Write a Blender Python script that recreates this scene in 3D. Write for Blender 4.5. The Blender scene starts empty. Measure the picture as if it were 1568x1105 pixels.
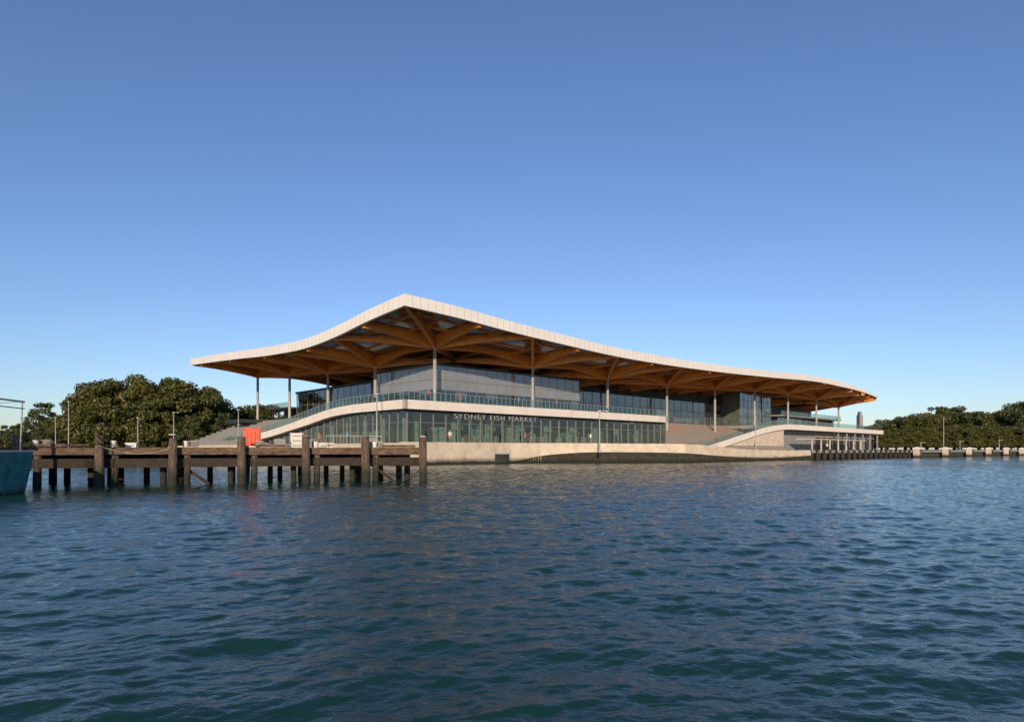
import bpy, math, random
import numpy as np
from mathutils import Vector, Matrix
random.seed(7); rng=np.random.default_rng(7)
scene=bpy.context.scene
COL=scene.collection

# ------------------------------------------------------------------ frame
UX,UY=0.725,0.688
def P(a,b,z): return (-13.4+UX*a-UY*b, 78.1+UY*a+UX*b, z)
WP=lambda x,y,z:(x,y,z)
H=1.9

# ------------------------------------------------------------------ materials
def newmat(name):
    m=bpy.data.materials.new(name); m.use_nodes=True
    nt=m.node_tree
    for n in list(nt.nodes): nt.nodes.remove(n)
    o=nt.nodes.new('ShaderNodeOutputMaterial')
    return m,nt,o
def N(nt,t,**k):
    n=nt.nodes.new(t)
    for a,b in k.items(): setattr(n,a,b)
    return n
def pbr(name,col,rough=.6,metal=0,scale=1.5,var=.25,bump=.0,bscale=8,stretch=(1,1,1),ior=1.45,tide=None):
    m,nt,o=newmat(name); L=nt.links
    p=N(nt,'ShaderNodeBsdfPrincipled')
    p.inputs['Roughness'].default_value=rough; p.inputs['Metallic'].default_value=metal; p.inputs['IOR'].default_value=ior
    tc=N(nt,'ShaderNodeTexCoord'); mp=N(nt,'ShaderNodeMapping'); mp.inputs['Scale'].default_value=stretch
    L.new(tc.outputs['Object'],mp.inputs[0])
    n1=N(nt,'ShaderNodeTexNoise'); n1.inputs['Scale'].default_value=scale; n1.inputs['Detail'].default_value=6; n1.inputs['Roughness'].default_value=.65
    L.new(mp.outputs[0],n1.inputs['Vector'])
    r=N(nt,'ShaderNodeValToRGB')
    c=col
    r.color_ramp.elements[0].position=.3; r.color_ramp.elements[1].position=.7
    r.color_ramp.elements[0].color=(c[0]*(1-var),c[1]*(1-var),c[2]*(1-var),1)
    r.color_ramp.elements[1].color=(min(1,c[0]*(1+var)),min(1,c[1]*(1+var)),min(1,c[2]*(1+var)),1)
    L.new(n1.outputs[0],r.inputs[0])
    out=r.outputs[0]
    if tide:
        g=N(nt,'ShaderNodeNewGeometry'); s=N(nt,'ShaderNodeSeparateXYZ'); L.new(g.outputs['Position'],s.inputs[0])
        ad=N(nt,'ShaderNodeMath',operation='MULTIPLY_ADD'); ad.inputs[1].default_value=.5; ad.inputs[2].default_value=-.25
        L.new(n1.outputs[0],ad.inputs[0])
        ad2=N(nt,'ShaderNodeMath',operation='ADD'); L.new(s.outputs[2],ad2.inputs[0]); L.new(ad.outputs[0],ad2.inputs[1])
        mr=N(nt,'ShaderNodeMapRange'); mr.inputs[1].default_value=tide[0]; mr.inputs[2].default_value=tide[1]
        L.new(ad2.outputs[0],mr.inputs[0])
        mx=N(nt,'ShaderNodeMix',data_type='RGBA'); L.new(mr.outputs[0],mx.inputs[0])
        mx.inputs[6].default_value=(.018,.02,.012,1); L.new(out,mx.inputs[7]); out=mx.outputs[2]
    L.new(out,p.inputs['Base Color'])
    if bump>0:
        n2=N(nt,'ShaderNodeTexNoise'); n2.inputs['Scale'].default_value=bscale; n2.inputs['Detail'].default_value=5
        L.new(mp.outputs[0],n2.inputs['Vector'])
        bp=N(nt,'ShaderNodeBump'); bp.inputs['Strength'].default_value=bump; bp.inputs['Distance'].default_value=.05
        L.new(n2.outputs[0],bp.inputs['Height']); L.new(bp.outputs[0],p.inputs['Normal'])
    L.new(p.outputs[0],o.inputs[0])
    return m
def glass(name,tint,F0=.1,rough=.02,gcol=(.85,.9,.93)):
    m,nt,o=newmat(name); L=nt.links
    lw=N(nt,'ShaderNodeLayerWeight'); lw.inputs[0].default_value=.5
    pw=N(nt,'ShaderNodeMath',operation='POWER'); pw.inputs[1].default_value=4.0; L.new(lw.outputs['Facing'],pw.inputs[0])
    ma=N(nt,'ShaderNodeMath',operation='MULTIPLY_ADD'); ma.inputs[1].default_value=1-F0; ma.inputs[2].default_value=F0; L.new(pw.outputs[0],ma.inputs[0])
    t=N(nt,'ShaderNodeBsdfTransparent'); t.inputs[0].default_value=(*tint,1)
    g=N(nt,'ShaderNodeBsdfGlossy'); g.inputs['Roughness'].default_value=rough; g.inputs[0].default_value=(*gcol,1)
    tc=N(nt,'ShaderNodeTexCoord'); nz=N(nt,'ShaderNodeTexNoise'); nz.inputs['Scale'].default_value=.35; nz.inputs['Detail'].default_value=1
    L.new(tc.outputs['Object'],nz.inputs['Vector'])
    bp=N(nt,'ShaderNodeBump'); bp.inputs['Strength'].default_value=.25; bp.inputs['Distance'].default_value=.06
    L.new(nz.outputs[0],bp.inputs['Height']); L.new(bp.outputs[0],g.inputs['Normal'])
    mx=N(nt,'ShaderNodeMixShader'); L.new(ma.outputs[0],mx.inputs[0]); L.new(t.outputs[0],mx.inputs[1]); L.new(g.outputs[0],mx.inputs[2])
    L.new(mx.outputs[0],o.inputs[0]); return m

M={}
M['white']=pbr('white_cladding',(.70,.66,.62),.45,scale=.4,var=.06)
M['conc']=pbr('pale_concrete',(.50,.42,.33),.8,scale=.8,var=.2,bump=.2,bscale=5,tide=(.25,.9))
M['ribbon']=pbr('precast_concrete',(.64,.58,.52),.7,scale=.7,var=.09)
M['greyc']=pbr('grey_concrete',(.20,.20,.20),.85,scale=.8,var=.2)
M['deck']=pbr('paving',(.25,.23,.21),.85,scale=.7,var=.2)
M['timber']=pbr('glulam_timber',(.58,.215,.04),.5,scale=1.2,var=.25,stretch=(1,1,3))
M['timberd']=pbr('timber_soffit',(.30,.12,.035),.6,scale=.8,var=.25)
M['steel']=pbr('painted_steel',(.30,.29,.28),.45,scale=2,var=.1)
M['dark']=pbr('dark_metal',(.03,.035,.035),.5,scale=1,var=.3)
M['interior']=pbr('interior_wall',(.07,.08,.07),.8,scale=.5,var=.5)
M['darkrib']=pbr('weathered_seawall',(.045,.042,.032),.9,scale=1.2,var=.5,bump=.4,tide=(.2,.6))
M['mull']=pbr('mullion_aluminium',(.20,.20,.19),.4,metal=.3,scale=2,var=.1)
M['blind']=pbr('window_blind',(.42,.41,.42),.8,scale=2,var=.15)
M['fin']=pbr('vertical_fin',(.60,.58,.50),.6,scale=2,var=.1)
M['spand']=pbr('spandrel_glass',(.19,.20,.22),.12,scale=.3,var=.15,ior=2.0)
M['glass']=glass('shop_glass',(.48,.62,.55),F0=.12)
M['glassu']=glass('tower_glass',(.45,.49,.52),F0=.20,gcol=(.8,.82,.88))
M['bal']=glass('balustrade_glass',(.50,.68,.66),F0=.07,gcol=(.7,.85,.85))
M['step']=pbr('terrace_timber',(.30,.15,.09),.7,scale=2,var=.25)
M['stepg']=pbr('terrace_concrete',(.25,.235,.22),.8,scale=1.5,var=.15)
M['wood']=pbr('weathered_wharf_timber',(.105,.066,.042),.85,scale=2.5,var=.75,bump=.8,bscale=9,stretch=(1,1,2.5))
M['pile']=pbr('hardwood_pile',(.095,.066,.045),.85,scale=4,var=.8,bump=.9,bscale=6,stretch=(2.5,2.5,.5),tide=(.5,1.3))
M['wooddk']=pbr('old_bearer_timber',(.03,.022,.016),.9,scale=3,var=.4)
M['capw']=pbr('pile_cap_white',(.6,.56,.5),.6,scale=3,var=.15)
M['red']=pbr('red_paint',(.60,.08,.04),.5,scale=3,var=.15)
M['whitep']=pbr('white_plastic',(.60,.58,.56),.5,scale=4,var=.1)
M['letter']=pbr('letter_paint',(.33,.33,.33),.5,scale=4,var=.1)
M['teal']=pbr('turquoise_paint',(.02,.20,.21),.4,scale=2.5,var=.4,tide=(.02,.2))
M['orange']=pbr('orange_net',(.45,.11,.07),.9,scale=9,var=.5)
M['rope']=pbr('rope',(.35,.31,.25),.9,scale=9,var=.2)
M['grass']=pbr('grass',(.05,.075,.025),.95,scale=.4,var=.5)

# ------------------------------------------------------------------ mesh builder
class MB:
    def __init__(s,fr=P): s.v=[];s.f=[];s.m=[];s.fr=fr
    def face(s,pts,mi=0):
        i=len(s.v); s.v+= [tuple(p) for p in pts]; s.f.append(tuple(range(i,i+len(pts)))); s.m.append(mi)
    def hexa(s,B,T,mi=0):
        i=len(s.v); s.v+=[tuple(p) for p in B]+[tuple(p) for p in T]
        for q in ((3,2,1,0),(4,5,6,7),(0,1,5,4),(1,2,6,5),(2,3,7,6),(3,0,4,7)):
            s.f.append(tuple(i+k for k in q)); s.m.append(mi)
    def box(s,a0,a1,b0,b1,z0,z1,mi=0):
        f=s.fr
        s.hexa([f(a0,b0,z0),f(a1,b0,z0),f(a1,b1,z0),f(a0,b1,z0)],[f(a0,b0,z1),f(a1,b0,z1),f(a1,b1,z1),f(a0,b1,z1)],mi)
    def prism(s,poly,z0,z1,mi=0,mside=None):
        f=s.fr; n=len(poly); i=len(s.v)
        s.v+=[f(a,b,z0) for a,b in poly]+[f(a,b,z1) for a,b in poly]
        s.f.append(tuple(i+n+k for k in range(n))); s.m.append(mi)
        for k in range(n):
            j=(k+1)%n; s.f.append((i+k,i+j,i+n+j,i+n+k)); s.m.append(mi if mside is None else mside)
    def cyl(s,x,y,z0,z1,r0,r1=None,n=12,mi=0,dx=0,dy=0):
        if r1 is None:r1=r0
        i=len(s.v)
        for k in range(n):
            t=2*math.pi*k/n; s.v.append((x+r0*math.cos(t),y+r0*math.sin(t),z0))
        for k in range(n):
            t=2*math.pi*k/n; s.v.append((x+dx+r1*math.cos(t),y+dy+r1*math.sin(t),z1))
        for k in range(n):
            j=(k+1)%n; s.f.append((i+k,i+j,i+n+j,i+n+k)); s.m.append(mi)
        s.f.append(tuple(i+n+k for k in range(n))); s.m.append(mi)
    def tube(s,pts,r,n=6,mi=0,r1=None):
        pts=[Vector(p) for p in pts]; i0=len(s.v); K=len(pts)
        for k,p in enumerate(pts):
            d=(pts[min(k+1,K-1)]-pts[max(k-1,0)]).normalized()
            up=Vector((0,0,1)) if abs(d.z)<.9 else Vector((1,0,0))
            a=d.cross(up).normalized(); b=d.cross(a)
            rr=r if r1 is None else r+(r1-r)*k/(K-1)
            for q in range(n):
                t=2*math.pi*q/n; s.v.append(tuple(p+a*rr*math.cos(t)+b*rr*math.sin(t)))
        for k in range(K-1):
            for q in range(n):
                w=(q+1)%n; s.f.append((i0+k*n+q,i0+k*n+w,i0+(k+1)*n+w,i0+(k+1)*n+q)); s.m.append(mi)
        s.f.append(tuple(i0+q for q in range(n))); s.m.append(mi)
        s.f.append(tuple(i0+(K-1)*n+q for q in range(n))); s.m.append(mi)
    def beam(s,p0,p1,w,h0,h1,mi=0):
        p0=Vector(p0);p1=Vector(p1); d=(p1-p0); dh=Vector((d.x,d.y,0)).normalized(); q=Vector((-dh.y,dh.x,0))*w/2; z=Vector((0,0,1))
        s.hexa([p0-q-z*h0,p1-q-z*h1,p1+q-z*h1,p0+q-z*h0],[p0-q,p1-q,p1+q,p0+q],mi)
    def obj(s,name,mats,parent=None,smooth=False):
        me=bpy.data.meshes.new(name); me.from_pydata(s.v,[],s.f)
        for m in mats: me.materials.append(m)
        me.polygons.foreach_set('material_index',s.m)
        if smooth: me.polygons.foreach_set('use_smooth',[True]*len(s.f))
        me.update()
        o=bpy.data.objects.new(name,me); COL.objects.link(o)
        if parent: o.parent=parent
        return o
def empty(name):
    e=bpy.data.objects.new(name,None); COL.objects.link(e); return e

def herm(xs,ys):
    xs=np.array(xs,float);ys=np.array(ys,float); m=np.gradient(ys,xs)
    def f(x):
        x=np.asarray(x,float); i=np.clip(np.searchsorted(xs,x)-1,0,len(xs)-2)
        h=xs[i+1]-xs[i]; t=np.clip((x-xs[i])/h,-.3,1.3)
        return (2*t**3-3*t**2+1)*ys[i]+(t**3-2*t**2+t)*h*m[i]+(-2*t**3+3*t**2)*ys[i+1]+(t**3-t**2)*h*m[i+1]
    return f
zf=herm([0,8.3,17.9,29,42.4,58.4,78.2,103,135,155,170,182,200],[21.2,20.9,20.3,19.8,19.3,19.25,19.6,20.4,21.5,21.2,20.3,19.2,18.4])
zl=herm([0,9.4,16.7,27,39.4,57.5,84.4],[21.2,20.5,19.7,19.1,19.4,20.5,21.9])
def ztop(a,b): return zf(a)+(zl(b)-21.2)

fm=empty('fish_market_building')
# ------------------------------------------------------------------ roof
def roof():
    na,nb=420,200
    S=np.linspace(0,1,na); T=np.linspace(0,1,nb)
    B=84.4*T
    A=np.empty((nb,na))
    for j in range(nb):
        e=182+12*min(B[j]/25,1)-6*max(0,(B[j]-50)/34)
        A[j]=S*e
    BB=np.repeat(B[:,None],na,1)
    Z=ztop(A.ravel(),BB.ravel()).reshape(nb,na)
    def tri(d,half,b,w):
        s=(b/w+d/half-1)*w*half/math.hypot(w,half)
        m1=np.minimum.reduce([-s-1.1,b-2.0,d-.9]); m2=np.minimum.reduce([s-1.5,w-2.4-b])
        return np.maximum(m1,m2)
    def ping(x,per):
        x=np.mod(x,per); return np.minimum(x,per-x)
    dF=tri(ping(A-12.8,21.1),10.55,BB,11.)
    dL=tri(ping(BB-11,17.),8.5,A,12.8)
    dg=(A/12.8-BB/11)*8.3
    mask=np.maximum(np.minimum(dF,dg-.9),np.minimum(dL,-dg-.9))
    mask=np.minimum(mask,np.where(A>85,-1.,9.)); mask=np.minimum(mask,np.where(BB>34,-1.,9.))
    def sheet(name,off,mat):
        Av,Bv,Zv=A.ravel(),BB.ravel(),(Z-off).ravel()
        X=-13.4+UX*Av-UY*Bv; Y=78.1+UY*Av+UX*Bv
        co=np.stack([X,Y,Zv],1)
        j,i=np.meshgrid(np.arange(nb-1),np.arange(na-1),indexing='ij')
        q=(j*na+i).ravel(); F=np.stack([q,q+1,q+na+1,q+na],1)
        me=bpy.data.meshes.new(name); me.from_pydata(co.tolist(),[],F.tolist())
        at=me.attributes.new('sky',"FLOAT",'POINT'); at.data.foreach_set('value',mask.ravel().astype(np.float32))
        me.polygons.foreach_set('use_smooth',[True]*len(F)); me.materials.append(mat); me.update()
        o=bpy.data.objects.new(name,me); COL.objects.link(o); o.parent=fm
    def skmat(name,base,opq):
        m,nt,o=newmat(name);L=nt.links
        at=N(nt,'ShaderNodeAttribute',attribute_name='sky'); gt=N(nt,'ShaderNodeMath',operation='GREATER_THAN'); gt.inputs[1].default_value=0
        L.new(at.outputs['Fac'],gt.inputs[0])
        p=N(nt,'ShaderNodeBsdfPrincipled'); p.inputs['Roughness'].default_value=.6
        nz=N(nt,'ShaderNodeTexNoise'); nz.inputs['Scale'].default_value=.6; nz.inputs['Detail'].default_value=5
        tc=N(nt,'ShaderNodeTexCoord'); L.new(tc.outputs['Object'],nz.inputs['Vector'])
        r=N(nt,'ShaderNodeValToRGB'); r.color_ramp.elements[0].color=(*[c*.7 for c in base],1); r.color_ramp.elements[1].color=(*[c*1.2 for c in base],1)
        L.new(nz.outputs[0],r.inputs[0]); L.new(r.outputs[0],p.inputs['Base Color'])
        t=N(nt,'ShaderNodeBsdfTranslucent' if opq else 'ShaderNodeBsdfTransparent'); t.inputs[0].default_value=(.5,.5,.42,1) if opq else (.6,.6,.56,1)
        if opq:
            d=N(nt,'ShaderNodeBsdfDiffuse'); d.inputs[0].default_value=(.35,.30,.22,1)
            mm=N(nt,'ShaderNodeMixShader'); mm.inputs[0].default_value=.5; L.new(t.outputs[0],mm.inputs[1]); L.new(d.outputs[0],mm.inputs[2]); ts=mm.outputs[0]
        else: ts=t.outputs[0]
        mx=N(nt,'ShaderNodeMixShader'); L.new(gt.outputs[0],mx.inputs[0]); L.new(p.outputs[0],mx.inputs[1]); L.new(ts,mx.inputs[2])
        L.new(mx.outputs[0],o.inputs[0]); return m
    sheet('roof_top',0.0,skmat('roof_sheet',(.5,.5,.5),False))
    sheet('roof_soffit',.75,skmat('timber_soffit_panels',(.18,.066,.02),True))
    bd=[(A[0,i],BB[0,i]) for i in range(na)]+[(A[j,-1],BB[j,-1]) for j in range(1,nb)]+[(A[-1,i],BB[-1,i]) for i in range(na-2,-1,-1)]+[(A[j,0],BB[j,0]) for j in range(nb-2,0,-1)]
    mb=MB(); n=len(bd)
    def offs(a,b,d):
        aa=min(max(a,d),1e9 if a<150 else a-d*.9); bb=min(max(b,d),84.4-d); return aa,bb
    for k in range(n):
        a0,b0=bd[k]; a1,b1=bd[(k+1)%n]
        z0=float(ztop(a0,b0)); z1=float(ztop(a1,b1))
        def th(a,b):
            t=1.5
            if a>150: t=1.5-.9*min(1,(a-150)/32)
            if b>60: t=1.5-.1*(b-60)/24
            return t
        t0,t1=th(a0,b0),th(a1,b1)
        i0=offs(a0,b0,.55); i1=offs(a1,b1,.55)
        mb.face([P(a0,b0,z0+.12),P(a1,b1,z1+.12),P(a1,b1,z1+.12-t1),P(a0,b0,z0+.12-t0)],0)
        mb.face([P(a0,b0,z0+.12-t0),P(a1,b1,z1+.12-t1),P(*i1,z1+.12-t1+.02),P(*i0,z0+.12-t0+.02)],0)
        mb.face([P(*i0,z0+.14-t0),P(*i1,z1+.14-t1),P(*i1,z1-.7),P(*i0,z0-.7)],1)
        mb.face([P(a0,b0,z0+.12),P(a1,b1,z1+.12),P(*i1,z1+.12),P(*i0,z0+.12)],0)
    def seam(a,b,horiz):
        z=float(ztop(a,b)); t=1.5 if a<150 else 1.5-.9*min(1,(a-150)/32)
        if horiz: mb.box(a-.02,a+.02,-.012,.02,z+.1-t+.02,z+.1,2)
        else: mb.box(-.012,.02,b-.02,b+.02,z+.1-t+.02,z+.1,2)
    for k in range(1,150): seam(k*1.2,0,True)
    for k in range(1,70): seam(0,k*1.2,False)
    mb.obj('roof_fascia',[M['white'],M['timberd'],M['steel']],fm)
    bm=MB()
    acol=[12.8+21.1*n for n in range(9)]; acol[8]=179.5
    bcol=[11,28,45,62,79]
    def cz(a,b): return float(ztop(a,b))-.73
    def bb(a0,b0,a1,b1,w,h0,h1,seg=6):
        for k in range(seg):
            t0=k/seg;t1=(k+1)/seg
            def pt(t): 
                a=a0+(a1-a0)*t;b=b0+(b1-b0)*t; return P(a,b,cz(a,b))
            e=lambda t: h1+(h0-h1)*(1-t)**1.5
            bm.beam(pt(t0),pt(t1),w,e(t0),e(t1))
    for i,a in enumerate(acol):
        for j,b in enumerate(bcol):
            for (da,db) in ((10.55,0),(-10.55,0),(0,8.5),(0,-8.5),(10.55,8.5),(-10.55,8.5),(10.55,-8.5),(-10.55,-8.5)):
                a1,b1=a+da,b+db
                if j==0 and db<0: b1=.6
                if j==4 and db>0: b1=83.8
                if i==0 and da<0: a1=.6
                if i==8 and da>0: a1=min(a+10,182.5)
                diag=da!=0 and db!=0
                bb(a,b,a1,b1,.5 if diag else .6,2.0,.7 if diag else .95)
    for bq in (3.4,7.2):
        for k in range(60): bb(1+k*3,bq,1+(k+1)*3,bq,.22,.4,.4,1)
    for aq in (3.8,8.2):
        for k in range(27): bb(aq,2+k*3,aq,2+(k+1)*3,.22,.4,.4,1)
    for a in np.arange(12.8+21.1/4,178,21.1/2): bb(a,.6,a,11,.22,.5,.5,3)
    for aq in np.arange(18,175,5.27): bb(aq,11,aq,83,.2,.4,.4,14)
    bm.obj('timber_beams',[M['timber']],fm)
    cm=MB()
    for i,a in enumerate(acol):
        for j,b in enumerate(bcol):
            if 0<i<8 and 0<j<4: continue
            x,y,_=P(a,b,0); cm.cyl(x,y,8.1 if not(60<a<114 and b<14) else 5.5,cz(a,b)-1.85,.30,.26,16,0)
            cm.cyl(x,y,cz(a,b)-2.1,cz(a,b)-1.2,.34,.5,12,0)
    cm.obj('roof_columns',[M['steel']],fm,True)
    sk=MB()
    for a in np.arange(60,178,5.3):
        for b in (3.2,8.5):
            z=float(ztop(a,b)); f=P
            B4=[f(a-1.9,b-1.6,z-.1),f(a+1.9,b-1.6,z-.1),f(a+1.9,b+1.6,z-.1),f(a-1.9,b+1.6,z-.1)]
            T4=[f(a-.7,b-.8,z+.75),f(a+.3,b-.8,z+.75),f(a+.3,b+.8,z+.75),f(a-.7,b+.8,z+.75)]
            sk.hexa(B4,T4,0)
    sk.obj('roof_skylights',[M['steel']],fm)
roof()

# ------------------------------------------------------------------ glazing helpers
def glazed(name,line,z0,z1,pitch,transoms,gmat,parent=fm,spand=None,mw=.07,topf=None,blinds=0,proud=.06):
    (a0,b0),(a1,b1)=line; Ln=math.hypot(a1-a0,b1-b0); da,db=(a1-a0)/Ln,(b1-b0)/Ln; na_,nb_=db,-da
    mb=MB(); n=max(1,round(Ln/pitch)); st=Ln/n
    tf=topf or (lambda s:z1)
    for k in range(n):
        s0,s1=k*st,(k+1)*st
        q=lambda s,o,z:P(a0+da*s+na_*o,b0+db*s+nb_*o,z)
        t0,t1=tf(s0),tf(s1)
        if max(t0,t1)-z0<.2: continue
        zz=[z0]+[t for t in transoms if t<min(t0,t1)-.1]
        for ii,zb in enumerate(zz):
            zt0=zz[ii+1] if ii+1<len(zz) else t0; zt1=zz[ii+1] if ii+1<len(zz) else t1
            mi=0
            if spand and spand(zb,s0): mi=2
            j=[random.uniform(-.012,.012) for _ in range(2)]
            mb.face([q(s0,j[0],zb),q(s1,j[1],zb),q(s1,j[1]*.4,zt1),q(s0,j[0]*.4,zt0)],mi)
            if blinds and random.random()<blinds and mi==0:
                dz=(zt0-zb)*random.uniform(.4,1)
                mb.face([q(s0+.1,-.25,zt0-dz),q(s1-.1,-.25,zt0-dz),q(s1-.1,-.25,zt0),q(s0+.1,-.25,zt0)],3)
            if ii>0:
                mb.hexa([q(s0,.0,zb-.05),q(s1,.0,zb-.05),q(s1,-.06,zb-.05),q(s0,-.06,zb-.05)][::-1],[q(s0,.035,zb+.05),q(s1,.035,zb+.05),q(s1,-.06,zb+.05),q(s0,-.06,zb+.05)][::-1],1)
        for sm,tt in ((s0,t0),)+(((s1,t1),) if k==n-1 else ()):
            mb.hexa([q(sm-mw/2,proud,z0),q(sm+mw/2,proud,z0),q(sm+mw/2,-.06,z0),q(sm-mw/2,-.06,z0)][::-1],[q(sm-mw/2,proud,tt),q(sm+mw/2,proud,tt),q(sm+mw/2,-.06,tt),q(sm-mw/2,-.06,tt)][::-1],1)
    return mb.obj(name,[gmat,M['mull'],M['spand'],M['blind']],parent)

def strip(name,path,mat,thick=.5,parent=fm,dens=6):
    k=np.arange(len(path)); tt=np.linspace(0,len(path)-1,(len(path)-1)*dens+1)
    arr=np.array(path,float); C=[np.interp(tt,k,arr[:,0]),np.interp(tt,k,arr[:,1]),herm(k,arr[:,2])(tt),herm(k,arr[:,3])(tt)]
    mb=MB(); n=len(tt)
    for i in range(n-1):
        a0,b0,zt0,zb0=[c[i] for c in C]; a1,b1,zt1,zb1=[c[i+1] for c in C]
        L=math.hypot(a1-a0,b1-b0) or 1; na_,nb_=-(b1-b0)/L*thick,(a1-a0)/L*thick
        mb.hexa([P(a0,b0,zb0),P(a1,b1,zb1),P(a1+na_,b1+nb_,zb1),P(a0+na_,b0+nb_,zb0)],[P(a0,b0,zt0),P(a1,b1,zt1),P(a1+na_,b1+nb_,zt1),P(a0+na_,b0+nb_,zt0)])
    mb.obj(name,[mat],parent); return C
def balus(name,C,h=1.1,inset=.25,parent=fm,every=1.6):
    mb=MB(); n=len(C[0])
    for i in range(n-1):
        a0,b0,z0=C[0][i],C[1][i],C[2][i]; a1,b1,z1=C[0][i+1],C[1][i+1],C[2][i+1]
        L=math.hypot(a1-a0,b1-b0) or 1; u,v=-(b1-b0)/L*inset,(a1-a0)/L*inset
        mb.face([P(a0+u,b0+v,z0),P(a1+u,b1+v,z1),P(a1+u,b1+v,z1+h),P(a0+u,b0+v,z0+h)],0)
        p0=P(a0+u,b0+v,z0+h);p1=P(a1+u,b1+v,z1+h); mb.tube([p0,p1],.03,5,1)
        nn=int(L/every)+1
        for k in range(nn):
            t=k/nn; q0=P(a0+u+(a1-a0)*t,b0+v+(b1-b0)*t,z0+(z1-z0)*t); mb.tube([q0,(q0[0],q0[1],q0[2]+h)],.03,4,1)
    mb.obj(name,[M['bal'],M['steel']],parent)

# ------------------------------------------------------------------ podium
DK=8.15
pod=MB()
pod.prism([(.3,.3),(60,.3),(60,17),(112,17),(112,.3),(188,.3),(188,80),(12,80),(12,20),(.3,14)],DK-.9,DK-.02,0)
pod.obj('podium_deck',[M['deck']],fm)
lp=[(0,66,2.9,2.0),(0,55,3.9,2.8),(0,46,4.7,3.6),(0,40,5.3,4.2),(0,34,6.0,4.9),(0,27,6.9,5.7),(0,20,7.75,6.6),(0,14,8.1,6.95),(0,8,8.15,7.0),(0,0,8.15,7.0)]
CL=strip('podium_fascia_west',lp,M['ribbon'])
CR=strip('podium_fascia_north',[(0.0,0,8.15,7.0),(20,0,8.15,7.0),(40,0,8.15,7.0),(56,0,8.15,7.0)],M['ribbon'],dens=12)
CE=strip('podium_fascia_end',[(56,0,8.15,7.0),(59,.3,8.15,7.0),(61,2,8.1,6.95),(62,5,8.0,6.9),(63.5,9,8,6.9),(66,13,8.05,7),(70,16,8.15,7)],M['ribbon'])
balus('balustrade_west',[c[:] for c in CL]); balus('balustrade_north',CR); balus('balustrade_end',CE)
CB=strip('ramp_fascia',[(58,-4,1.9,1.2),(68,-1.5,2.2,1.0),(78,0,3.3,2.0),(90,0,5.3,4.0),(102,0,7.2,5.9),(112,0,8.05,6.8),(122,0,8.2,6.9),(150,0,8.15,6.9),(188,0,8.15,6.9)],M['ribbon'],dens=8)
balus('balustrade_ramp',CB,every=2)
wl=MB()
for k in range(70,112,2):
    z=float(np.interp(k+1,CB[0],CB[3])); wl.box(k,k+1.985,.55,1.0,1.5,z+.2,0)
wl.obj('ramp_wall',[M['conc']],fm)
rw=MB()
for k in range(len(CL[0])-1):
    b0,b1=CL[1][k+1],CL[1][k]; z=min(CL[2][k],CL[2][k+1])-.12
    if b0>=13: rw.box(.5,11.9,b0,b1-.01,z-1.0,z,0)
rw.box(12,12.4,20,46,2.8,7.2,0)
rw.obj('west_ramp',[M['deck']],fm)
ts=MB(); nst=12
for k in range(nst):
    z=1.65+(DK-1.65)*(k+1)/nst; b0=-1.0+18*k/nst
    ts.box(62 if k>3 else 60.5,111.8,b0,b0+18/nst+(0 if k<nst-1 else .4),1.0,z-.12,1)
    ts.box(62.2,111.6,b0-.08,b0+18/nst-.12,z-.118,z,0)
for a in (76,90,104):
    for k in range(24):
        z=1.65+(DK-1.65)*(k+1)/24; b0=-1.0+18*k/24-.3
        ts.box(a,a+2,b0,b0+.8,z-.4,z+.005,1)
ts.obj('seating_terrace_north',[M['step'],M['stepg']],fm)
tw=MB()
for k in range(12):
    z=2.7+(DK-2.7)*(k+1)/12
    tw.box(-1.5+k*1.15,-1.5+(k+1)*1.15,46.5,84,1.5,z,0)
    tw.box(-1.58+k*1.15,-1.5+(k+1)*1.15-.2,46.6,83.9,z+.002,z+.06,1)
tw.obj('seating_terrace_west',[M['stepg'],M['greyc']],fm)
glazed('shopfront_north',((1.2,1.2),(58.5,1.2)),2.75,7.0,2.05,[5.4],M['glass'],mw=.1,proud=.12)
glazed('shopfront_west',((1.2,44),(1.2,1.2)),2.75,7.0,2.05,[5.4],M['glass'],topf=lambda s:float(np.interp(-(44-s),[-x for x in CL[1]],CL[3]))+.05,mw=.1,proud=.12)
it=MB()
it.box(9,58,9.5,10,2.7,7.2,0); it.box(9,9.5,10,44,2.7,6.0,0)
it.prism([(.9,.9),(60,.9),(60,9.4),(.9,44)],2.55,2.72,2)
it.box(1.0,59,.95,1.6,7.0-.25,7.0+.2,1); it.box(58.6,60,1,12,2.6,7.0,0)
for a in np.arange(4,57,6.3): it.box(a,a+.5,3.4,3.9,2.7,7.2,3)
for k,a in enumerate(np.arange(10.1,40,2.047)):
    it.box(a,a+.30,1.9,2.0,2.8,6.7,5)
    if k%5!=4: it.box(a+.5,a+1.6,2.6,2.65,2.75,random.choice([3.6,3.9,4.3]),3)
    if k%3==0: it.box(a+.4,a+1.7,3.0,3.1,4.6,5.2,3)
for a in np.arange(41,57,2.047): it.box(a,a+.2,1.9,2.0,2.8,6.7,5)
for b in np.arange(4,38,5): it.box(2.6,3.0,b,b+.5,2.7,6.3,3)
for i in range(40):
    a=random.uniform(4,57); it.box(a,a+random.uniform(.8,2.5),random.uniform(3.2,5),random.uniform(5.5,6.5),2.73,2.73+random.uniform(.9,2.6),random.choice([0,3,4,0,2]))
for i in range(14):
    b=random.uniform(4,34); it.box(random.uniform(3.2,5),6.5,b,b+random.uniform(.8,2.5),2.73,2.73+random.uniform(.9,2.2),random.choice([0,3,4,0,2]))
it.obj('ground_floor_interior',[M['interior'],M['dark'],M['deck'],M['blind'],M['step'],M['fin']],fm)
A0,A1,B0,B1,ZT=14.5,49.5,13.5,31.3,15.1
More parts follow.
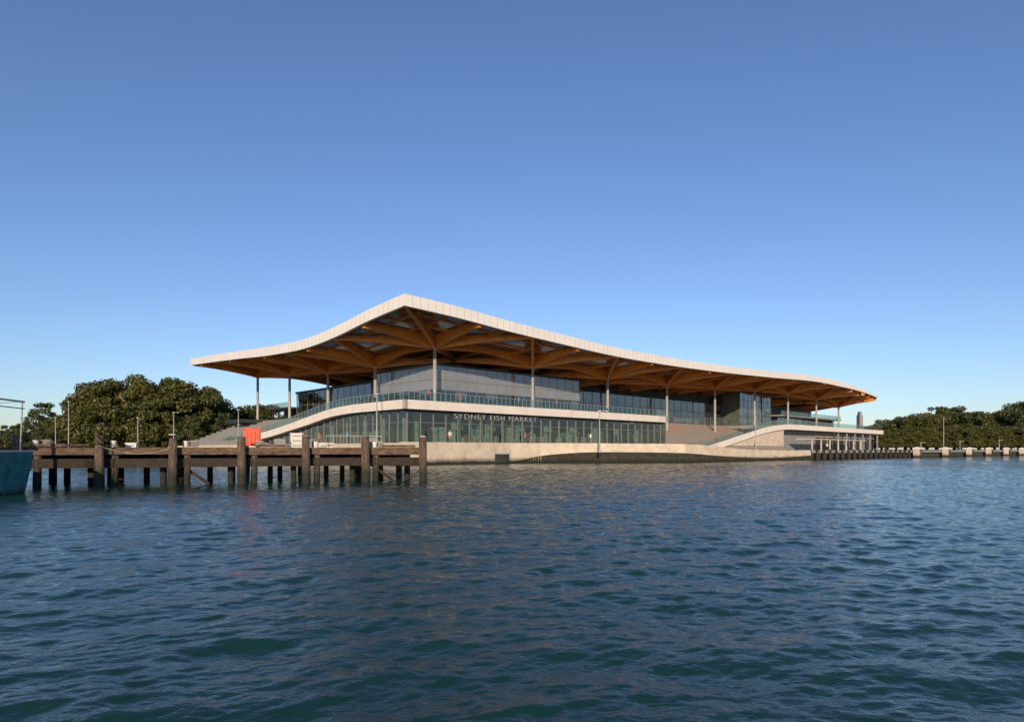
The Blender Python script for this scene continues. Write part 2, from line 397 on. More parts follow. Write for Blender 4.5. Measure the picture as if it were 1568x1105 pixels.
glazed('upper_glass_north',((A0,B0),(A1,B0)),DK,ZT,2.2,[9.6,11.3,12.9],M['glassu'],spand=lambda z,s:z>11,blinds=.35)
glazed('upper_glass_west',((A0,B1),(A0,B0)),DK,ZT,2.2,[9.6,11.3,12.9],M['glassu'],spand=lambda z,s:z>11,blinds=.35)
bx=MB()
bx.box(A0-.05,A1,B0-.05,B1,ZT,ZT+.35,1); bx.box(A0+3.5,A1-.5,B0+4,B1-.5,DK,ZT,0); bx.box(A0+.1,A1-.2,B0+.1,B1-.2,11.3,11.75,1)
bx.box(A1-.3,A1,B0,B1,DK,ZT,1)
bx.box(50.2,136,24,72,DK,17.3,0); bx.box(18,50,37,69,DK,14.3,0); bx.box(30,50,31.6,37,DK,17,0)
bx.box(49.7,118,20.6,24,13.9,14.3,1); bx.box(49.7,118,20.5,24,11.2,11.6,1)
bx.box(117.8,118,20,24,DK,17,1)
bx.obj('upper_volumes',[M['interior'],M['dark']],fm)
glazed('upper_glass_east',((49.7,20.2),(117.5,20.2)),DK,14.2,3.0,[9.9,11.6],M['glassu'],blinds=.7)
glazed('east_block_north',((118,15),(137,15)),DK,17.6,2.4,[10.5,13,15.2],M['glassu'],blinds=.9)
e2=MB(); e2.box(118.2,136.8,15.4,24,DK,17.5,0); e2.box(118,137,14.9,24,17.6,17.8,1); e2.box(140,184,14.5,50,DK,11.6,1); e2.box(138,185,12,52,11.6,12.0,2)
e2.box(142,180,20,48,12,15.5,1)
e2.obj('east_volumes',[M['interior'],M['dark'],M['greyc']],fm)
glazed('east_terrace_glass',((140,14.2),(184,14.2)),DK,11.55,2.4,[10.6],M['glassu'],blinds=.3)
k=20; balus('balustrade_terrace',[np.linspace(138,185,k),np.full(k,12.),np.full(k,12.0),None],every=2)
glazed('west_volume_glass',((17.6,69),(17.6,37)),DK,14.3,2.6,[9.9,11.6],M['glassu'],blinds=.35)
wt=MB(); wt.box(6,17,72,80,DK-.5,DK+.3,1); wt.box(17.4,19,36.6,69.4,14.3,14.7,1); wt.box(16,40,69.6,82,11.0,11.4,1)
for b in np.arange(70,82,3): wt.box(16.4,16.7,b,b+.3,DK,11,1)
wt.box(20,38,71,81,DK,11,1)
wt.obj('west_terrace_slab',[M['greyc'],M['dark']],fm)
balus('balustrade_west_terrace',[np.full(8,16.),np.linspace(82,69.6,8),np.full(8,11.4),None])
eg=MB()
eg.box(112,188,3.2,3.8,1.6,6.9,3)
for a in np.arange(116,186,4.6):
    if a<136: continue
    eg.box(a,a+3.4,3.12,3.195,1.7,5.4,1); eg.box(a-.1,a+3.5,2.9,3.19,5.41,5.6,0)
for a in np.arange(150,188,7): eg.box(a,a+.35,.8,1.2,1.6,6.9,3)
eg.box(118,160,-3.5,.0,4.45,4.6,2)
for a in np.arange(120,160,6): eg.box(a,a+.25,-3.3,-3.0,1.6,4.45,0)
eg.obj('east_ground_floor',[M['conc'],M['dark'],M['ribbon'],M['greyc']],fm)

tcu=bpy.data.curves.new('market_sign_letters','FONT'); tcu.body='SYDNEY FISH MARKET'; tcu.size=1.05; tcu.extrude=.04; tcu.space_character=1.2; tcu.offset=-.015
to=bpy.data.objects.new('market_sign_letters',tcu); COL.objects.link(to)
bpy.context.view_layer.update()
wdt=to.dimensions.x
tcu.materials.append(M['letter'])
sx=15.9/wdt
to.matrix_world=Matrix.Translation(P(8.4,.75,6.05))@Matrix.Rotation(math.atan2(UY,UX),4,'Z')@Matrix.Rotation(math.pi/2,4,'X')@Matrix.Diagonal((sx,1.0,1,1))
to.parent=fm

# ------------------------------------------------------------------ promenade and sea walls
pr=MB()
pr.prism([(-2.5,-3),(16,-3),(23,-4.8),(30,-10.4),(30,10),(.9,.9),(2,92),(-2.5,92)],-2.5,2.7,0,1)
pr.obj('promenade_west',[M['deck'],M['conc']])
pe=MB()
line=[(30.0,-9.8),(38,-15.6),(48,-17.0),(62,-17.8),(215,-31.2),(330,-41)]
pe.prism([(20,-2.9)]+line+[(330,14),(20,14)],-2.5,1.6,0,1)
pe.obj('promenade_east',[M['deck'],M['darkrib']])
C=strip('seawall_ribbon',[(-2.6,-3.3,2.8,-.8),(4,-3.3,2.8,-.8),(10,-3.3,2.8,-.6),(15,-3.3,2.8,.1),(20,-4.3,2.8,1.0),(25,-7.6,2.8,1.45),(31,-11.9,2.75,1.5),(38,-16.6,2.7,1.35),(44,-17.6,2.45,1.0),(52,-18.2,1.95,.65),(62,-18.9,1.75,.45),(75,-20.2,1.75,.8)],M['conc'],parent=None,thick=.45)
rb=MB()
for i in range(len(C[0])-1):
    a0,b0,a1,b1=C[0][i],C[1][i],C[0][i+1],C[1][i+1]; L=math.hypot(a1-a0,b1-b0)
    if a0<14: continue
    for k in range(int(L/.55)+1):
        t=k/(int(L/.55)+1); a=a0+(a1-a0)*t; b=b0+(b1-b0)*t+.25
        rb.box(a-.1,a+.1,b-.12,b+.5,-2,float(C[3][i]),0)
rb.obj('seawall_ribs',[M['darkrib']],None)
op=MB(); op.box(12.2,14.8,-3.33,-3.3,.35,1.25,0); op.box(12.0,15.0,-3.36,-3.3,1.25,1.38,1); op.obj('seawall_culvert',[M['dark'],M['steel']])
def qb(a): return -18.0-(a-62)*13.6/153
qc=MB(); 
for a in np.arange(72,320,4): 
    qc.hexa([P(a,qb(a)-.35,1.2),P(a+3.98,qb(a+3.98)-.35,1.2),P(a+3.98,qb(a+3.98)+.3,1.2),P(a,qb(a)+.3,1.2)],[P(a,qb(a)-.35,1.72),P(a+3.98,qb(a+3.98)-.35,1.72),P(a+3.98,qb(a+3.98)+.3,1.72),P(a,qb(a)+.3,1.72)],0)
qc.obj('quay_capping',[M['greyc']])
fp=MB()
for a in np.arange(68,124,2.6):
    x,y,_=P(a,qb(a)-.55,0); fp.cyl(x,y,-2,1.75+random.uniform(-.1,.15),.28,.25,10)
fp.obj('fender_pile_row',[M['wooddk']],None,True)
for a in (126,145,163,180,197,214):
    d=MB(); q=qb(a)
    d.box(a-.9,a+.9,q-1.7,q-.4,-2,1.95,0); d.box(a-.98,a+.98,q-1.8,q-.3,1.95,2.35,1); d.box(a-.5,a+.5,q-1.3,q-.8,2.35,2.5,1)
    d.box(a-.7,a-.45,q-1.85,q-1.7,-2,1.9,2); d.box(a+.45,a+.7,q-1.85,q-1.7,-2,1.9,2)
    d.obj('mooring_pier',[M['conc'],M['capw'],M['wooddk']])
g=MB(WP)
pts=[(-2500,150),(-90,150)]+[P(2,88,0)[:2],P(4,6,0)[:2],P(22,0,0)[:2],P(60,-14,0)[:2],P(214,-28,0)[:2],P(330,-38,0)[:2],(2600,420),(2600,5000),(-2500,5000)]
g.prism(pts,-2.5,1.5,0,1)
g.obj('ground',[M['grass'],M['darkrib']])

# ------------------------------------------------------------------ wharf
D=(.934,.357)
def Wf(s,t,z): return (-21.1+D[0]*s-D[1]*t, 32.0+D[1]*s+D[0]*t, z)
wh=empty('timber_wharf')
pl=MB(Wf)
for n in range(-6,6):
    s=n*3.36
    for t,r in ((-.1,.25),(2.6,.2),(5.2,.22)):
        if n==5 and t>0: s=16.4
        x,y,_=Wf(s+random.uniform(-.08,.08),t,0); hh=2.62+random.uniform(-.15,.16) if t<0 else 1.8
        pl.cyl(x,y,-2,hh,r*random.uniform(.92,1.15),r*random.uniform(.78,.95),14,0,random.uniform(-.09,.09),random.uniform(-.04,.04))
    if n==5: continue
    x,y,_=Wf(s+.55,.5,0); pl.cyl(x,y,-2,1.6,.2,.17,10,0,.1,0)
    x,y,_=Wf(s-.6,1.4,0); pl.cyl(x,y,-2,1.6,.18,.16,10,0,-.06,0)
    x,y,_=Wf(s+1.5+random.uniform(-.4,.4),3.2,0); pl.cyl(x,y,-2,1.6,.17,.15,10,0)
    x,y,_=Wf(s+2.4+random.uniform(-.4,.4),4.6,0); pl.cyl(x,y,-2,1.6,.17,.15,10,0)
pl.obj('piles',[M['pile']],wh,True)
pc=MB(Wf)
for n in range(-6,6):
    x,y,_=Wf(n*3.36,-.1,0)
    if n in (1,3,5,-2): pc.cyl(x,y,2.66,2.72,.22,.12,12,0)
    if n not in (2,5): pc.cyl(*Wf(n*3.36+.55,.5,0)[:2],2.02,2.36,.12,.15,10,0)
pc.obj('pile_caps',[M['capw']],wh)
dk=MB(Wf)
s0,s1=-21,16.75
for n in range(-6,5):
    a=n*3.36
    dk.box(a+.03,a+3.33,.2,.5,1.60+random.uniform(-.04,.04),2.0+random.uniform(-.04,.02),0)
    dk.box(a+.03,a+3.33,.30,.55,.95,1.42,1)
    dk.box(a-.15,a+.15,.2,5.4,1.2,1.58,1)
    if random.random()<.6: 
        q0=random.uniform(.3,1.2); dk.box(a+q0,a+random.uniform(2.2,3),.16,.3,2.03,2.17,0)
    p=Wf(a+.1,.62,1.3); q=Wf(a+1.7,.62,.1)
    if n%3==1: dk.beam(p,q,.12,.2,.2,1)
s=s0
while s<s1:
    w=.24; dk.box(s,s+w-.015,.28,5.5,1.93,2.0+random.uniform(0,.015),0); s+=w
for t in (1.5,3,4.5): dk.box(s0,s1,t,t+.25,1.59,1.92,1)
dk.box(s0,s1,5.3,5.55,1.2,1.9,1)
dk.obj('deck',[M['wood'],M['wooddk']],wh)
rp=MB(Wf)
def sag(p,q,d,r=.014):
    p=Vector(p);q=Vector(q); rp.tube([p.lerp(q,t/10)-Vector((0,0,d*4*(t/10)*(1-t/10))) for t in range(11)],r,5)
sag(Wf(.1,-.36,2.1),Wf(3.26,-.36,1.95),.35)
for n in (-1,1,2,4):
    s=n*3.36+.9; rp.tube([Wf(s+.25*math.cos(t),.9+.25*math.sin(t),2.04+.006*i) for i,t in enumerate(np.linspace(0,25,60))],.02,5)
rp.obj('mooring_ropes',[M['rope']],wh)
rl=MB(Wf)
for k in range(9): rl.box(11.4+k*.42,11.43+k*.42,3.0,3.03,2.0,2.75)
for z in (2.25,2.75): rl.box(11.4,14.8,3.05,3.08,z-.02,z+.02)
rl.obj('wharf_railing',[M['steel']])
b=MB(Wf); b.box(6.75,7.65,1.4,2.3,2.12,3.05,0)
for k in range(4): b.box(6.85+k*.22,6.93+k*.22,1.36,1.4,2.2,2.95,0)
b.box(6.7,7.7,1.35,2.35,3.05,3.12,0); b.box(6.8,7.0,1.45,2.25,2.01,2.12,1); b.box(7.4,7.6,1.45,2.25,2.01,2.12,1)
b.obj('red_fish_bin',[M['red'],M['wooddk']])
for (s,t,w,h,nn) in ((8.4,1.5,.6,.24,2),(9.3,2.2,.7,.28,3),(10.1,1.3,.55,.24,2),(13.4,1.2,.8,.28,2),(0.9,1.5,.5,.24,1),(11.0,3.4,.9,.3,1)):
    b=MB(Wf)
    for k in range(nn):
        z=2.02+k*(h+.01); b.box(s,s+w,t,t+.5,z,z+h*.8,0); b.box(s-.03,s+w+.03,t-.03,t+.53,z+h*.8,z+h,0); b.box(s+.1,s+w-.1,t-.034,t-.03,z+h*.3,z+h*.5,1)
    b.obj('stacked_fish_crates',[M['whitep'] if nn!=2 else M['stepg'],M['greyc']])

# ------------------------------------------------------------------ fishing boat
fb=empty('fishing_boat')
BD=(.985,.17)
def Bt(l,w,z): return (-21.0-BD[0]*l-BD[1]*w, 25.0-BD[1]*l+BD[0]*w, z)
hb=MB(Bt); secs=[]
for l in np.linspace(0,11,14):
    f=l/11; half=1.4*(1-f**3.2)+.03; sheer=1.7+1.0*f**2+.12*(1-f)**4
    secs.append((l,half,[(ww*half,zz) for ww,zz in ((0,-.6),(.72,-.45),(.9,.15),(1.0,1.0),(1.04,sheer))],sheer))
ctr=1.4
for i in range(len(secs)-1):
    l0,_,p0,_=secs[i]; l1,_,p1,_=secs[i+1]
    for k in range(4):
        for sg in (-1,1):
            hb.face([Bt(l0-(.12*p0[k][1] if i==0 else 0),ctr+sg*p0[k][0],p0[k][1]),Bt(l1,ctr+sg*p1[k][0],p1[k][1]),Bt(l1,ctr+sg*p1[k+1][0],p1[k+1][1]),Bt(l0-(.12*p0[k+1][1] if i==0 else 0),ctr+sg*p0[k+1][0],p0[k+1][1])],0)
    for sg in (-1,1):
        hb.tube([Bt(l0-(.15 if i==0 else 0),ctr+sg*(p0[3][0]+.02),1.0+.04*i),Bt(l1,ctr+sg*(p1[3][0]+.02),1.04+.04*i)],.05,6,3)
p0=secs[0][2]
hb.face([Bt(-.12*z,ctr-w,z) for w,z in p0]+[Bt(-.12*z,ctr+w,z) for w,z in p0[::-1]],0)
for i in range(len(secs)-1):
    l0,h0,_,s0_=secs[i]; l1,h1,_,s1_=secs[i+1]
    hb.face([Bt(l0,ctr-h0,s0_-.5),Bt(l1,ctr-h1,s1_-.5),Bt(l1,ctr+h1,s1_-.5),Bt(l0,ctr+h0,s0_-.5)],2)
    for sg in (-1,1): hb.tube([Bt(l0-(.22 if i==0 else 0),ctr+sg*h0*1.05,s0_),Bt(l1,ctr+sg*h1*1.05,s1_)],.05,6,1)
hb.tube([Bt(-.22,ctr-1.45,1.82),Bt(-.22,ctr+1.45,1.82)],.05,6,1)
for l in (.25,.95): hb.cyl(*Bt(l,-.14,0)[:2],.35,1.05,.11,.11,10,3)
hb.obj('hull',[M['teal'],M['whitep'],M['deck'],M['red']],fb,False)
wb=MB(Bt); wb.box(3.4,8,ctr-1.0,ctr+1.0,1.3,3.6,0); wb.box(3.1,8.3,ctr-1.2,ctr+1.2,3.6,3.75,0)
for k in range(4): wb.box(3.7+k*1.0,4.5+k*1.0,ctr-1.02,ctr-1.001,2.6,3.3,1)
wb.obj('wheelhouse',[M['whitep'],M['dark']],fb)
gl=MB(Bt)
for w in (ctr-1.25,ctr+1.25):
    gl.tube([Bt(.2,w,1.4),Bt(.1,w,4.0)],.03,6); gl.tube([Bt(.1,w,4.0),Bt(4,w*.9,3.7)],.025,6)
gl.tube([Bt(.1,ctr-1.4,4.0),Bt(.1,ctr+1.4,4.0)],.04,6); gl.tube([Bt(.1,ctr-1.4,3.7),Bt(.1,ctr+1.4,3.7)],.025,6)
gl.tube([Bt(2.2,ctr,1.4),Bt(2.2,ctr,7)],.08,8)
gl.tube([Bt(-.1,ctr-1.25,3.95),Bt(2.0,ctr-1.25,3.95)],.025,5)
gl.obj('gallows',[M['steel']],fb)
nt_=MB(Bt)
for k in range(38):
    w=ctr-1.3+random.random()*.8; l=.35+random.random()*.7; z=random.uniform(2.0,3.3)
    pts=[Bt(l+.3,w,z)]
    for j in range(6): pts.append(Bt(l+.3-(j+1)*.1+random.uniform(-.06,.06),w+random.uniform(-.1,.1),z-(j+1)*(z-1.3)/6))
    nt_.tube(pts,.013,4)
for k in range(9):
    l=random.uniform(-.1,1.2)
    nt_.tube([Bt(l,-.10,1.8),Bt(l+random.uniform(-.1,.1),-.10,1.1),Bt(l+random.uniform(-.15,.15),-.02,.15+random.random()*.5)],.016,4)
nt_.obj('hanging_nets',[M['orange']],fb)

# ------------------------------------------------------------------ trees
def leafmat(name,c0,c1):
    m,nt,o=newmat(name);L=nt.links
    g=N(nt,'ShaderNodeNewGeometry'); r=N(nt,'ShaderNodeValToRGB')
    r.color_ramp.elements[0].color=(*c0,1); r.color_ramp.elements[1].color=(*c1,1)
    nz=N(nt,'ShaderNodeTexNoise'); nz.inputs['Scale'].default_value=.35; tc=N(nt,'ShaderNodeTexCoord'); L.new(tc.outputs['Object'],nz.inputs['Vector'])
    a=N(nt,'ShaderNodeMath',operation='MULTIPLY_ADD'); a.inputs[1].default_value=.5; L.new(g.outputs['Random Per Island'],a.inputs[0])
    b=N(nt,'ShaderNodeMath',operation='MULTIPLY_ADD'); b.inputs[1].default_value=1.2; b.inputs[2].default_value=-.35; L.new(nz.outputs[0],b.inputs[0]); L.new(b.outputs[0],a.inputs[2])
    L.new(a.outputs[0],r.inputs[0])
    p=N(nt,'ShaderNodeBsdfPrincipled'); p.inputs['Roughness'].default_value=.55; L.new(r.outputs[0],p.inputs['Base Color'])
    t=N(nt,'ShaderNodeBsdfTranslucent'); L.new(r.outputs[0],t.inputs[0])
    mx=N(nt,'ShaderNodeMixShader'); mx.inputs[0].default_value=.2; L.new(p.outputs[0],mx.inputs[1]); L.new(t.outputs[0],mx.inputs[2]); L.new(mx.outputs[0],o.inputs[0]); return m
LM=leafmat('fig_leaves',(.018,.032,.006),(.125,.115,.016))
LM2=leafmat('gum_leaves',(.018,.036,.008),(.085,.11,.022))
BK=pbr('bark',(.11,.085,.065),.9,scale=3,var=.4,bump=.5)
def treemesh(name,h,R,base,nclump,nleaf,lsz,leaf,seed=1):
    r=random.Random(seed); g=np.random.default_rng(seed)
    mb=MB(WP)
    mb.tube([(0,0,-.3),(.1,0,base*.5),(.2,.1,base*.9)],.55*h/18,8,0,.4*h/18)
    cl=[]
    for k in range(nclump):
        while True:
            x,y,z=r.uniform(-1,1),r.uniform(-1,1),r.uniform(-.15,1)
            q=x*x+y*y+z*z
            if q<1 and q>.25: break
        cr=r.uniform(.12,.26)*R
        c=(x*(R-cr*.6),y*(R-cr*.6),base+max(0,z)*(h-base-cr*.8)+ (z<0)*z*2)
        cl.append((c,cr))
        if k%2==0: 
            mid=(c[0]*.45,c[1]*.45,base*.9+(c[2]-base*.9)*.45+.3)
            mb.tube([(.2,.1,base*.8),mid,c],.22*h/18,5,0,.05)
    me_v=mb.v; me_f=mb.f; mm=mb.m
    for c,cr in cl:
        n=int(nleaf*(cr/(.2*R))**2)
        d=g.normal(size=(n,3)); d/=np.linalg.norm(d,axis=1)[:,None]
        rad=cr*(.5+.6*g.random(n)**.7)
        p=np.array(c)+d*rad[:,None]*np.array([1,1,.72])
        nn=d+g.normal(size=(n,3))*.55; nn/=np.linalg.norm(nn,axis=1)[:,None]
        u=np.cross(nn,g.normal(size=(n,3))); u/=np.linalg.norm(u,axis=1)[:,None]
        w=np.cross(nn,u)
        s=lsz*(.6+.8*g.random(n))[:,None]
        q=[p-u*s*.5-w*s*.15,p+w*s*-.5,p+u*s*.5+w*s*.1,p+w*s*.5]
        i=len(me_v)
        me_v+= [tuple(x) for x in np.stack(q,1).reshape(-1,3).tolist()]
        me_f+=[(i+4*k,i+4*k+1,i+4*k+2,i+4*k+3) for k in range(n)]; mm+=[1]*n
    me=bpy.data.meshes.new(name); me.from_pydata(me_v,[],me_f); me.materials.append(BK); me.materials.append(leaf)
    me.polygons.foreach_set('material_index',mm); me.update(); return me
figs=[treemesh('fig_tree_mesh',18,10,4,85,230,.5,LM,seed=s) for s in (1,2,3,4)]
gums=[treemesh('gum_tree_mesh',18,6.5,6,40,140,.45,LM2,seed=s) for s in (11,12,13)]
def place(me,name,px,topy,Y,wide=1,parent=None):
    X=(px-784)/960*Y; hh=H+(688-topy)/960*Y-1.5; s=hh/18
    o=bpy.data.objects.new(name,me); COL.objects.link(o); o.location=(X,Y,1.5); o.scale=(s*wide,s*wide,s); o.rotation_euler=(0,0,random.uniform(0,6.28))
    if parent:o.parent=parent
for i,(px,ty,Y,w) in enumerate([(128,596,176,.9),(158,576,168,1.0),(198,562,162,1.1),(243,565,166,1.1),(288,574,170,1.0),(312,584,180,.85),(352,608,190,1.0),(225,592,158,1.0),(150,612,160,1.0),(400,614,200,1.2),(90,630,185,.9)]):
    place(figs[i%4],'fig_tree',px,ty,Y,w)
for i,(px,ty,Y) in enumerate([(8,648,190),(35,640,200),(60,606,210),(95,640,172),(60,652,165),(20,655,160),(345,628,165),(180,640,156),(290,632,158)]):
    place(gums[i%3],'gum_tree',px,ty,Y,1.1)
dt=empty('distant_trees')
xs=1300
while xs<1640:
    ty=float(np.interp(xs,[1300,1335,1370,1400,1450,1480,1520,1560,1640],[660,644,632,628,616,626,624,612,606]))+random.uniform(-3,9)
    Y=random.uniform(250,300); me=random.choice(figs+gums); place(me,'tree_crown',xs,ty,Y,random.uniform(.9,1.3),dt); xs+=random.uniform(9,16)
for xs in np.arange(1340,1640,16): place(random.choice(figs),'tree_crown',xs,650+random.uniform(-6,6),245,1.3,dt)
for xs in np.arange(-60,300,22): place(random.choice(figs),'tree_crown',xs,658+random.uniform(-5,5),230,1.6,dt)
sh=treemesh('shrub_mesh',1.5,1.2,.2,14,60,.16,LM2,seed=33)
for k in range(14):
    o=bpy.data.objects.new('podium_shrub',sh); COL.objects.link(o); o.location=P(1.6+random.random(),2+k*1.6,DK-.1 if k<8 else DK-.3-.05*k); s=random.uniform(.6,1.1); o.scale=(s,s,s); o.rotation_euler=(0,0,k)

# ------------------------------------------------------------------ lamps
def lamp(x,y,z0,h,arm=0):
    m=MB(WP); m.cyl(x,y,z0,z0+h,.11,.06,8); m.cyl(x,y,z0,z0+.3,.2,.16,8)
    m.cyl(x,y,z0+h,z0+h+.08,.28,.3,10,1); m.cyl(x,y,z0+h+.08,z0+h+.2,.3,.1,10)
    if arm: m.tube([(x,y,z0+h-.1),(x+arm*.5,y,z0+h+.15),(x+arm,y,z0+h+.1)],.05,6); m.cyl(x+arm,y,z0+h,z0+h+.12,.18,.22,8,1)
    m.obj('street_lamp',[M['steel'],M['whitep']])
for (px,Y,z0,ty,arm) in ((85,140,1.5,640,0),(105,138,1.5,615,0),(211,135,1.5,640,0),(266,130,1.5,632,.9),(365,112,2.7,628,0),(577,79.5,2.7,604,0),(918,87,1.6,630,1.0),(1157,112,1.6,640,0),(1470,190,1.6,676,.9),(1530,200,1.6,674,.9),(1410,180,1.6,678,.9),(1445,205,1.5,640,0)):
    X=(px-784)/960*Y; lamp(X,Y,z0,H+(688-ty)/960*Y-z0,arm)
tw=MB(WP); X,Y=(1319-784)/960*420,420
tw.box(X-1.1,X+1.1,Y,Y+4,1.5,25,0); tw.box(X-.7,X+.7,Y+.5,Y+3.5,25,27.2,0)
for k in range(9): tw.box(X-.8,X+.8,Y-.05,Y-.003,4+k*2.3,5.2+k*2.3,1)
tw.obj('distant_tower',[M['stepg'],M['greyc']])

# ------------------------------------------------------------------ people
def person(loc,rot,shirt,pants,walk=.2,seed=0):
    J={'pel':(0,0,.95),'ch':(0,.02,1.25),'nk':(0,.02,1.47),'hd':(0,.0,1.62),'ht':(0,0,1.73),
       'sl':(-.18,0,1.42),'el':(-.25,.03,1.15),'wl':(-.24,-.08,.92),'hl':(-.23,-.1,.83),'sr':(.18,0,1.42),'er':(.25,.05,1.15),'wr':(.26,.0,.92),'hr':(.26,-.02,.83),
       'tl':(-.1,0,.9),'kl':(-.11,-walk*.6,.5),'al':(-.11,-walk*.5,.08),'fl':(-.11,-walk*.5-.16,.03),'tr':(.1,0,.9),'kr':(.11,walk*.1,.5),'ar':(.11,walk*.9,.1),'fr':(.11,walk*.9-.15,.03)}
    R={'pel':.14,'ch':.15,'nk':.055,'hd':.095,'ht':.07,'sl':.065,'el':.045,'wl':.03,'hl':.035,'sr':.065,'er':.045,'wr':.03,'hr':.035,'tl':.09,'kl':.06,'al':.04,'fl':.035,'tr':.09,'kr':.06,'ar':.04,'fr':.035}
    E=[('pel','ch'),('ch','nk'),('nk','hd'),('hd','ht'),('ch','sl'),('sl','el'),('el','wl'),('wl','hl'),('ch','sr'),('sr','er'),('er','wr'),('wr','hr'),('pel','tl'),('tl','kl'),('kl','al'),('al','fl'),('pel','tr'),('tr','kr'),('kr','ar'),('ar','fr')]
    ks=list(J); me=bpy.data.meshes.new('person'); me.from_pydata([J[k] for k in ks],[(ks.index(a),ks.index(b)) for a,b in E],[])
    o=bpy.data.objects.new('tmp',me); COL.objects.link(o)
    md=o.modifiers.new('s','SKIN'); 
    for i,k in enumerate(ks): me.skin_vertices[0].data[i].radius=(R[k],R[k]); 
    me.skin_vertices[0].data[0].use_root=True
    sd=o.modifiers.new('d','SUBSURF'); sd.levels=1; sd.render_levels=1
    dg=bpy.context.evaluated_depsgraph_get(); nm=bpy.data.meshes.new_from_object(o.evaluated_get(dg))
    bpy.data.objects.remove(o)
    nm.materials.clear()
    for c in ((.45,.27,.19),shirt,pants,(.04,.025,.02)): nm.materials.append(pbr('cloth',c,.8,scale=8,var=.15))
    for p in nm.polygons:
        c=p.center; p.use_smooth=True
        p.material_index = 3 if (c.z>1.66 or (c.z>1.56 and c.y>.03)) else 0 if c.z>1.47 or (abs(c.x)>.2 and c.z<1.12 and c.z>.75) else 1 if c.z>.97 else 2 if c.z>.07 else 3
    q=bpy.data.objects.new('person',nm); COL.objects.link(q); q.location=loc; q.rotation_euler=(0,0,rot)
cols=[(.5,.5,.5),(.5,.06,.05),(.05,.08,.2),(.03,.03,.03),(.6,.55,.5),(.1,.25,.3),(.4,.1,.08)]
for i,(a,b,z) in enumerate([(6,-1.5,2.7),(19,-2.2,2.7),(20.3,-2,2.7),(27.5,-5,2.7),(29,-6,2.7),(22,2.2,DK),(30,1.8,DK),(44,2.5,DK),(12,4,DK),(50,-10,1.6),(70,-12,1.6),(100,-14,1.6),(-1.2,12,2.7),(-1.4,20,2.7),(-1,27,2.7),(5,1.8,DK)]):
    person(P(a,b,z),random.uniform(0,6.28),cols[i%7],random.choice([(.03,.035,.06),(.02,.02,.02),(.2,.17,.13)]),random.choice([.05,.25,.3]),i)

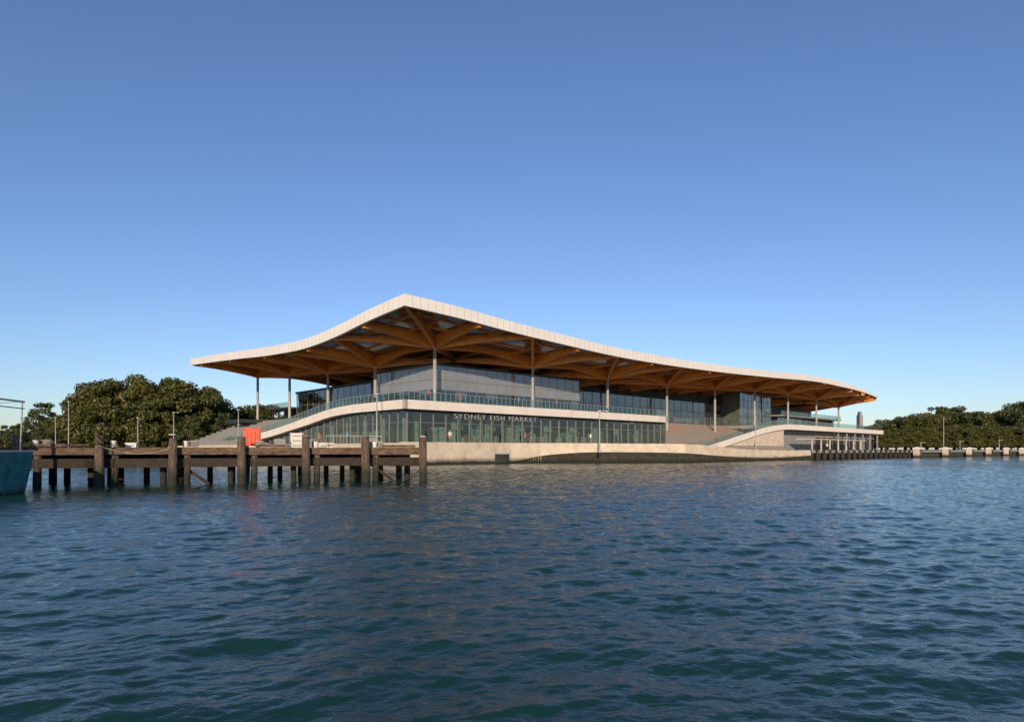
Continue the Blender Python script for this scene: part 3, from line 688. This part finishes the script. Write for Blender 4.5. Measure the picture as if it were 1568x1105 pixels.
# ------------------------------------------------------------------ water
def water():
    th=np.concatenate([np.linspace(-math.pi,-.8,40,endpoint=False),np.linspace(-.8,.8,960),np.linspace(.8,math.pi,40)[1:]])
    rl_=[2.6]
    while rl_[-1]<320:
        x=rl_[-1]; d=.0040*x if x<20 else .08+(x-20)*.0015 if x<130 else .245+(x-130)*.02
        rl_.append(x+d)
    r=np.array(rl_); r=np.concatenate([[.05,.8],r,[450,700,1200,2500,6000]])
    drr=np.gradient(r)
    R,T=np.meshgrid(r,th,indexing='ij'); X=(R*np.sin(T)).astype(np.float32); Y=(R*np.cos(T)).astype(np.float32)
    Z=np.zeros_like(X); g=np.random.default_rng(5)
    dr=drr[:,None].astype(np.float32)
    nw=150
    for k in range(nw):
        lam=.06*(2.8/.06)**(g.random())
        ang=math.radians(-74+g.normal()*28) if g.random()<.87 else g.random()*6.28
        kk=2*math.pi/lam; slope=.0235*(1.15 if lam<.6 else .8 if lam<1.1 else .42)
        amp=slope/kk
        fade=np.clip((lam/dr-2.2)/3,0,1)
        ph=kk*(X*math.cos(ang)+Y*math.sin(ang))+g.random()*6.28
        Z+=amp*fade*np.sin(ph+.5*np.sin(ph*.5+1))
    gust=.8+.3*np.sin(X*.11+1.3*np.sin(Y*.07))*np.sin(Y*.09+.8*np.sin(X*.05))
    Z*=gust
    nr,ntt=R.shape
    co=np.stack([X,Y,Z],2).reshape(-1,3).astype(np.float32)
    j,i=np.meshgrid(np.arange(nr-1),np.arange(ntt-1),indexing='ij'); q=(j*ntt+i).ravel()
    F=np.stack([q,q+ntt,q+ntt+1,q+1],1).astype(np.int32)
    me=bpy.data.meshes.new('water'); me.vertices.add(len(co)); me.vertices.foreach_set('co',co.ravel())
    me.loops.add(F.size); me.loops.foreach_set('vertex_index',F.ravel()); me.polygons.add(len(F))
    me.polygons.foreach_set('loop_start',np.arange(0,F.size,4,dtype=np.int32)); me.polygons.foreach_set('loop_total',np.full(len(F),4,dtype=np.int32))
    me.polygons.foreach_set('use_smooth',np.ones(len(F),dtype=bool)); me.update(calc_edges=True)
    m,nt,o=newmat('harbour_water'); L=nt.links
    p=N(nt,'ShaderNodeBsdfPrincipled'); p.inputs['Base Color'].default_value=(.007,.036,.030,1); p.inputs['Roughness'].default_value=.04; p.inputs['IOR'].default_value=1.33
    tc=N(nt,'ShaderNodeTexCoord'); mp=N(nt,'ShaderNodeMapping'); mp.inputs['Scale'].default_value=(.55,1,1); mp.inputs['Rotation'].default_value=(0,0,.35); L.new(tc.outputs['Object'],mp.inputs[0])
    n1=N(nt,'ShaderNodeTexNoise'); n1.inputs['Scale'].default_value=4.5; n1.inputs['Detail'].default_value=5; n1.inputs['Roughness'].default_value=.6; L.new(mp.outputs[0],n1.inputs['Vector'])
    b1=N(nt,'ShaderNodeBump'); b1.inputs['Strength'].default_value=.6; b1.inputs['Distance'].default_value=.055
    L.new(n1.outputs[0],b1.inputs['Height']); L.new(b1.outputs[0],p.inputs['Normal']); L.new(p.outputs[0],o.inputs[0])
    me.materials.append(m); ob=bpy.data.objects.new('water',me); COL.objects.link(ob)
water()

# ------------------------------------------------------------------ light, sky, camera
el=math.radians(15); rot=math.radians(184)
w=bpy.data.worlds.new('World'); scene.world=w; w.use_nodes=True; nt=w.node_tree
for n in list(nt.nodes): nt.nodes.remove(n)
o=N(nt,'ShaderNodeOutputWorld'); bg=N(nt,'ShaderNodeBackground'); sk=N(nt,'ShaderNodeTexSky'); sk.sky_type='NISHITA'; sk.sun_disc=False
sk.sun_elevation=el; sk.sun_rotation=rot; sk.air_density=1.0; sk.dust_density=.4; sk.ozone_density=2.0
mxx=N(nt,'ShaderNodeMix',data_type='RGBA',blend_type='MULTIPLY'); mxx.inputs[0].default_value=1; mxx.inputs[7].default_value=(.89,.985,1.27,1)
nt.links.new(sk.outputs[0],mxx.inputs[6]); nt.links.new(mxx.outputs[2],bg.inputs[0])
bg.inputs[1].default_value=.122; nt.links.new(bg.outputs[0],o.inputs[0])
sl=bpy.data.lights.new('sun','SUN'); sl.energy=5.0; sl.angle=math.radians(.5); sl.color=(1,.80,.57)
so=bpy.data.objects.new('sun',sl); COL.objects.link(so)
sd=Vector((math.sin(rot)*math.cos(el),math.cos(rot)*math.cos(el),math.sin(el)))
so.rotation_euler=sd.to_track_quat('Z','Y').to_euler()
cam=bpy.data.cameras.new('camera'); co=bpy.data.objects.new('camera',cam); COL.objects.link(co)
cam.sensor_width=36; cam.lens=960/1568*36; cam.clip_end=20000; cam.clip_start=.1
cam.shift_x=0; cam.shift_y=(688-552.7)/1568
co.location=(0,0,H); co.rotation_euler=(math.pi/2,0,0); scene.camera=co
scene.view_settings.view_transform='Standard'; scene.view_settings.look='None'; scene.view_settings.exposure=0
